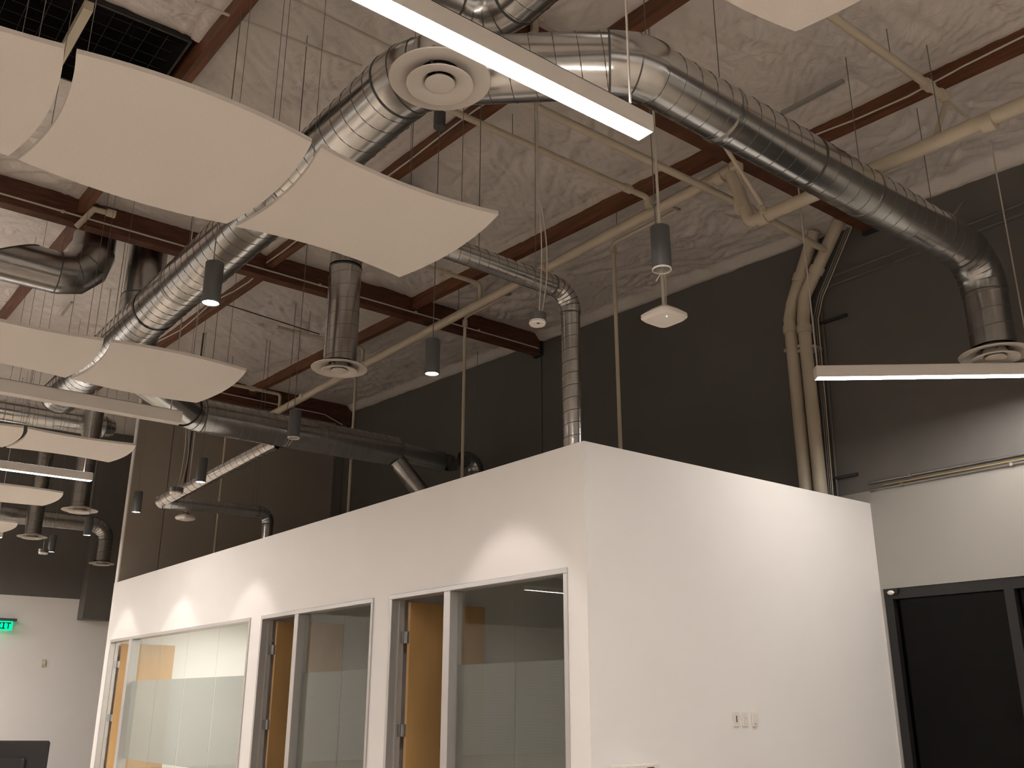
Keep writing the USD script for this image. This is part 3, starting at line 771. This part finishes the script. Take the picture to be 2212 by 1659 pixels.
# braces at the main's offset
t = thing("pipe_brace", "cream sway brace from the girder down to the offset pipe, nearest", "brace")
part(t, "brace_bar", MB().tube([P(1567, 318, 1, 4.70), P(1655, 456, 0, XS)], .020, 8), "pipe_cream", smooth=40)
part(t, "clamp", MB().rbox(P(1655, 458, 0, XS), (.16, .07, .10), .02), "pipe_cream")
t = thing("pipe_brace", "cream sway brace beside the pipe tee, farther", "brace")
part(t, "brace_bar", MB().tube([P(1590, 358, 0, XS), P(1625, 478, 0, XS + .1)], .018, 8), "pipe_cream", smooth=40)
part(t, "clamp", MB().rbox(P(1590, 360, 0, XS), (.13, .10, .10), .02), "pipe_cream")
# risers on the outer wall
XW = 8.80
for pts, lab in (([(1752, 440), (1712, 655), (1709, 690), (1743, 1070)], "left one of the two thick cream riser pipes on the grey wall"),
                 ([(1812, 470), (1738, 640), (1738, 690), (1775, 1078)], "right one of the two thick cream riser pipes on the grey wall")):
    w_ = [P(*p, 0, XW) for p in pts]
    w_[0][2] = min(w_[0][2], 6.55); w_[3] = np.array([XW, w_[3][1], 2.95]); w_[2][1] = w_[3][1]
    t = pipe("riser_pipe", lab, w_, .072, [((w_[0] * .35 + w_[1] * .65), w_[1] - w_[0]), (w_[2] + [0, 0, -.12], (0, 0, 1))])
    part(t, "wall_clamp", MB().cbox((XW + .07, w_[2][1], w_[2][2] - .35), (.16, .22, .035)), "pipe_cream")
t = thing("cable_bundle", "bundle of thin cables running down beside the right riser pipe", "cable")
for k, m_ in enumerate(("conduit_steel", "conduit_steel", "pipe_cream")):
    w_ = [P(1830 + 5 * k, 490, 0, XW), P(1768 + 5 * k, 640, 0, XW), P(1757 + 5 * k, 690, 0, XW + .05), P(1778 + 4 * k, 900, 0, XW + .05), P(1792 + 4 * k, 1075, 0, XW + .05)]
    part(t, "cable", MB().tube(w_, .006, 6), m_, smooth=40)

# ------------------------------------------------------------------ conduits
def conduit(label, path, r=.012, mat_="conduit_steel", name="conduit", cat="conduit", clips=()):
    t = thing(name, label, cat)
    part(t, "tube", MB().tube(path, r, 8), mat_, smooth=40)
    for c_ in clips:
        part(t, "clip", MB().cbox(c_, (.03, .03, .03)), mat_)
    return t
XC = XR - .018
for k, lab in enumerate(("upper one of the two conduits crossing the grey wall behind the large duct", "lower one of the two conduits, bent down along the wall")):
    p0, p1 = P(2212, 438 + 19 * k, 0, XC), P(1800, 597 + 22 * k, 0, XC)
    zc_ = (p0[2] + p1[2]) / 2
    path = [(XC, -1, zc_), (XC, p1[1], zc_)]
    if k == 1:
        path = [(XC, -1, zc_)] + arc((XC, 0, zc_), (XC, P(1772, 640, 0, XC)[1], zc_), (XC, P(1790, 900, 0, XC)[1], 3), .12, 5) + [(XC, P(1800, 1000, 0, XC)[1], 3.0)]
    conduit(lab, path, .014, "dark_paint", clips=[(XC, 3.2, zc_), (XC, 4.8, zc_)])
zc1, zc2, zc3 = ((P(2212, a_, 0, XC)[2] + P(1826, b_, 0, XC)[2]) / 2 for a_, b_ in ((977, 1056), (988, 1066), (995, 1072)))
conduit("upper conduit along the paint line of the outer wall", [(XC, -1, zc1), (XC, 5.36, zc1)], .012, "conduit_steel", clips=[(XC, 3.4, zc1), (XC, 4.9, zc1)])
conduit("lower conduit along the paint line of the outer wall", [(XC, -1, zc3), (XC, 5.36, zc3)], .011, "conduit_steel", clips=[(XC, 3.9, zc3), (XC, 5.0, zc3)])
conduit("yellow cable between the two conduits on the outer wall", [(XC, -1, zc2), (XC, 3.2, zc2), (XC, 5.2, zc2)], .005, "cable_yellow", "cable", "cable")
for px, py in ((1800, 690), (1822, 1030)):
    s_ = P(px, py, 0, XR - .02)
    single("wall_strut", MB().cbox(s_, (.035, .34, .03)), "cable_dark", "short strut channel behind the risers, " + ("upper" if py < 800 else "lower"), "strut")
# cable conduits on the girders
G1f = 10.72 - .09
conduit("pale conduit along the girder behind the white panels", [(-2, G1f, 6.645), (XR - .1, G1f, 6.62)], .011, "cable_white", clips=[(x, G1f, 6.635) for x in (1.9, 3.4, 5.1, 6.6, 7.7)])
conduit("pale conduit on the far girder above the long dark duct", [(2, 16.66, 6.93), (8.3, 16.66, 6.86), (8.7, 16.66, 6.72)], .011, "cable_white")
yy = np.linspace(-.5, 4.85, 12)
conduit("wavy pale cable along the upper right purlin", [(6.99, y, zI(y) - .10 + .03 * math.sin(3.1 * y)) for y in yy], .009, "cable_white", "cable", "cable")
yy = np.linspace(5.1, 10.6, 12)
conduit("pale cable along the purlin beside the main duct", [(4.325, y, zI(y) - .10 + .02 * math.sin(2.3 * y)) for y in yy], .009, "cable_white", "cable", "cable")
yy = np.linspace(10.85, 16.5, 12)
conduit("pale cable along the purlin behind the main duct's far half", [(xC2 - .055, y, zI(y) - .08 + .04 * math.sin(2.6 * y)) for y in yy], .009, "cable_white", "cable", "cable")
# strut bars on the ceiling
s0, s1 = PC(1690, 248, -.10), PC(1822, 178, -.10)
single("strut_channel", MB().beam(s0, s1, .04, .03), "strut_zinc", "bare metal strut bar under the insulation right of the large duct's elbow", "strut")
s0, s1 = P(2050, 478, 1, 3.95), P(2107, 402, 1, 3.95)
single("duct_stay", MB().beam(s0, s1 + (s1 - s0) * .9, .03, .008), "strut_zinc", "flat metal stay from the large duct up towards the ceiling", "strut")
s0, s1 = PC(134, 682, -.10), PC(155, 655, -.10)
single("strut_channel", MB().beam(s0, s1, .03, .03), "strut_zinc", "short strut bar on the ceiling above the second-row panels", "strut")
# thin seam rods under the insulation, running across the bays
for k, (p0, p1, lab) in enumerate((((420, 4), (782, 143), "long thin pale rod under the insulation above the largest panel"), ((630, -3), (845, 102), "thin pale rod under the insulation left of the largest diffuser"),
                                  ((480, 655), (690, 722), "thin dark rod under the insulation right of the lit cylinder"))):
    a_, b_ = PC(*p0, -.12), PC(*p1, -.12)
    single("ceiling_rod", MB().tube([a_, b_], .012 if k < 2 else .008, 6), "cable_white" if k < 2 else "cable_dark", lab, "rod")
# bracket on the girder above the lit pendant
t = thing("pipe_bracket", "cream pipe bracket on the girder above the lit pendant", "bracket")
part(t, "pipe_stub", MB().tube([(3.2, 4.83, 6.62), (4.9, 4.83, 6.60)], .03, 10), "pipe_cream", smooth=40)
b_ = P(1153, 66, 1, 4.84)
part(t, "clamp", MB().rbox((b_[0], 4.83, b_[2] + .03), (.06, .06, .17), .015).rbox((b_[0], 4.83, b_[2] + .11), (.14, .08, .03), .008).rbox((b_[0], 4.83, b_[2] - .06), (.11, .08, .05), .012), "pipe_cream")

# cream pipe with an elbow under the girder at left
t = pipe("sprinkler_branch", "cream pipe elbow hanging under the girder at the left edge", [P(165, 490, 1, 10.45), P(203, 452, 1, 10.35), P(243, 462, 1, 10.35)], .032, [(P(240, 461, 1, 10.35), (1, 0, 0))])
rod(t, P(203, 452, 1, 10.35)[0], 10.35, P(203, 452, 1, 10.35)[2])

# ------------------------------------------------------------------ things that hang on cables
def access_point(label, x, y, z, s=.27, rz=.0, pole=True):
    t = thing("wireless_access_point", label, "access point")
    k = np.linspace(0, 2 * math.pi, 49)[:-1]
    sup = np.stack([np.sign(np.cos(k)) * np.abs(np.cos(k)) ** .42, np.sign(np.sin(k)) * np.abs(np.sin(k)) ** .42], 1) * s / 2
    c_, s_ = math.cos(rz), math.sin(rz)
    sup = sup @ np.array([[c_, s_], [-s_, c_]])
    V, n = [], len(sup)
    for f_, h_ in ((0.0, -.012), (.86, -.008), (1.0, .010), (1.0, .034), (.66, .070), (0, .075)):
        V.append(np.column_stack([sup * max(f_, 1e-4), np.full(n, h_)]))
    V = np.vstack(V) + [x, y, z]
    i = np.arange(n); j = (i + 1) % n
    fs = [np.stack([r_ * n + i, (r_ + 1) * n + i, (r_ + 1) * n + j, r_ * n + j], 1) for r_ in range(5)]
    part(t, "case", MB().add(V, np.vstack(fs)), "plastic_white", smooth=35)
    part(t, "status_lamp", MB().cbox((x - .05, y - .07, z - .012), (.006, .006, .006)), "led_green", label="tiny green status light")
    part(t, "mount", MB().lathe([(0, .07), (.06, .07), (.05, .095), (.012, .10), (0, .10)], 20, (x, y, z)), "can_grey", smooth=35)
    part(t, "conduit_pole", MB().tube([(x, y, z + .085), (x, y, zI(y) + .02)], .011, 8, False), "cable_white", smooth=40)
    part(t, "data_cable", MB().tube([(x + .02, y, z + .07), (x + .05, y + .02, z + .14), (x + .035, y, z + .30), (x + .014, y, z + .45)], .005, 6), "cable_white", smooth=40)
    part(t, "clip", MB().tube([(x + .09, y + .02, z + .045), (x + .15, y + .03, z + .10)], .005, 6), "cable_white")
access_point("square white access point hanging below the unlit cylinder", 4.741, 4.287, 4.0)
access_point("small white access point in front of the divider wall's black cable", *P(400, 1122, 2, 4.0), .24, .4)
def detector(label, p, r=.062, loops=True):
    x, y, z = p
    t = thing("smoke_detector", label, "smoke detector")
    part(t, "body", MB().lathe([(0, 0), (r * .9, 0), (r, .012), (r * .95, .03), (0, .032)], 28, (x, y, z)), "plastic_white", smooth=35)
    part(t, "housing", MB().lathe([(0, .03), (r * 1.05, .03), (r * 1.05, .085), (0, .085)], 24, (x, y, z)), "can_grey", smooth=35)
    part(t, "port", MB().cbox((x - .018, y - .03, z - .001), (.02, .012, .004)), "black_void")
    hang(t, x - .012, y, z + .085)
    if loops:
        for a_, b_ in ((.09, 1), (.03, -1)):
            zz_ = np.linspace(z + .085, zI(y) + .02, 24)
            k = np.clip((zz_ - z) / 1.15, 0, 1)
            part(t, "loose_cable", MB().tube([(x + .02 + a_ * math.sin(math.pi * k_) + .004 * b_ * math.sin(5 * q_), y + .01, q_) for k_, q_ in zip(k, zz_)], .005, 6), "cable_white", smooth=40)
detector("round white detector on two looping white cables by the small duct", (4.098, 4.931, 4.0))
detector("small detector in front of the slanting small duct", P(380, 1068, 2, 4.0), .085)
detector("tiny pale detector left of the lowest cylinder downlight", P(93, 1197, 2, 3.9), .08, loops=False)
b_ = P(400, 1050, 1, 14.2)
conduit("black cable hanging past the small access point", [(b_[0] + .02, 14.2, zI(14.2)), (b_[0] + .01, 14.2, 5.3), (b_[0] - .02, 14.2, 4.22)], .014, "cable_dark", "cable", "cable")
q = P(1711, 395, 1, 4.55)
# ------------------------------------------------------------------ small things on the walls
YP = YS
for k, (px, lab) in enumerate(((1589, "left switch plate with a dark slot on the office side wall"), (1608.5, "middle switch plate on the office side wall"), (1629, "right switch plate on the office side wall"))):
    c_ = P(px, 1553.5, 1, YP)
    t = thing("switch_plate", lab, "switch plate")
    pl_ = part(t, "plate", MB().rbox((c_[0], YP - .006, c_[2]), (.072, .012, .117), .004), "plastic_white")
    if k == 0:
        part(pl_, "slot", MB().cbox((c_[0], YP - .0125, c_[2] + .002), (.012, .002, .05)), "can_grey", label="dark slot")
    else:
        part(pl_, "rocker", MB().rbox((c_[0], YP - .0135, c_[2]), (.034, .004, .066), .0015), "plastic_white")
        part(pl_, "screw", MB().cbox((c_[0], YP - .016, c_[2] + (.006 if k == 1 else -.04)), (.006, .002, .006)), "can_grey")
c0, c1 = P(1328, 1652, 1, YP - .05), P(1403, 1650, 1, YP - .05)
t = thing("wall_box", "white wall box with a small red mark at the bottom edge", "box")
part(t, "case", MB().rbox(((c0[0] + c1[0]) / 2, YP - .06, c0[2] - .16), (c1[0] - c0[0], .118, .32), .008), "plastic_white")
part(t, "mark", MB().cbox((c1[0] - .06, YP - .1205, c0[2] - .03), (.07, .003, .014)), "beam_wood", label="small red mark")
c_ = P(1414, 1649, 1, YP - .02)
single("outlet_cover", MB().rbox((c_[0], YP - .02, c_[2] - .08), (.07, .04, .16), .005), "plastic_white", "white cover beside the wall box", "cover")

# thermostat and exit sign on the far wall
c_ = P(94, 1433, 1, YFAR)
t = thing("thermostat", "small beige thermostat on the far white wall", "thermostat")
part(t, "case", MB().rbox((c_[0], YFAR - .02, c_[2]), (.09, .03, .15), .01), "plastic_beige")
part(t, "dial", MB().rbox((c_[0], YFAR - .037, c_[2] + .02), (.05, .006, .05), .002), "plastic_white")
e0, e1 = P(-22, 1342, 1, YFAR - .2), P(25, 1362, 1, YFAR - .2)
t = thing("exit_sign", "green lit exit sign cut by the left edge", "sign")
ex0, ex1, ez0, ez1 = e0[0], e1[0], e1[2], P(5, 1341, 1, YFAR - .2)[2]
part(t, "sign_plate", MB().box((ex0, YFAR - .21, ez0), (ex1, YFAR - .19, ez1)), "exit_green", label="glowing green plate")
part(t, "canopy", MB().rbox(((ex0 + ex1) / 2, YFAR - .11, ez1 + .03), (ex1 - ex0 + .14, .22, .055), .008), "can_grey")
tx = meshkit.text_mesh("EXIT", (ez1 - ez0) * .66, .006, bold=True)
tx.apply_translation(-np.array([*tx.bounds.mean(0)[:2], 0]))
tx.apply_scale([(ex1 - ex0) * .86 / np.ptp(tx.bounds[:, 0]), 1, 1])
tx.apply_transform(trimesh.transformations.rotation_matrix(math.pi / 2, [1, 0, 0]))
tx.apply_translation(((ex0 + ex1) / 2, YFAR - .211, (ez0 + ez1) / 2))
part(t, "lettering", MB().tm(tx), "black_frame", label="dark letters EXIT")

# monitor on a desk at the lower left
t = thing("desk", "grey desk below the photo's lower left corner", "desk")
part(t, "desktop", MB().rbox((.70, 6.75, .73), (2.4, .9, .03), .006), "desk_grey")
for x in (-.4, 1.8):
    for y in (6.4, 7.1):
        part(t, "leg", MB().cbox((x, y, .357), (.05, .05, .714)), "strut_zinc")
mp = EYE + ray(108, 1600) * 5.5
dirm = np.array([-1.0, .78, 0]); dirm /= np.linalg.norm(dirm)
for k, lab in enumerate(("black monitor seen from behind at the lower left corner", "second black monitor at the left edge, slightly taller")):
    t = thing("computer_monitor", lab, "monitor")
    W_ = .56
    c_ = mp + dirm * (W_ / 2 + k * .40) + np.array([0, .05, 0]) * k
    zt_ = mp[2] + (.014 if k else 0)
    rz = math.atan2(dirm[1], dirm[0])
    part(t, "screen_back", MB().rbox((c_[0], c_[1], zt_ - .17), (W_, .035, .34), .01, rz), "monitor_black")
    nrm = np.array([math.sin(rz), -math.cos(rz), 0])
    nrm = nrm if nrm @ (EYE - c_) > 0 else -nrm
    part(t, "rear_bulge", MB().rbox((*(c_ + nrm * .03)[:2], zt_ - .19), (W_ * .6, .04, .20), .012, rz), "monitor_black")
    part(t, "neck", MB().cbox((*(c_ + nrm * .045)[:2], (zt_ - .2 + .75) / 2), (.05, .03, zt_ - .2 - .75), rz), "monitor_black")
    part(t, "foot", MB().rbox((*(c_ + nrm * .03)[:2], .753), (.24, .2, .014), .004, rz), "monitor_black")
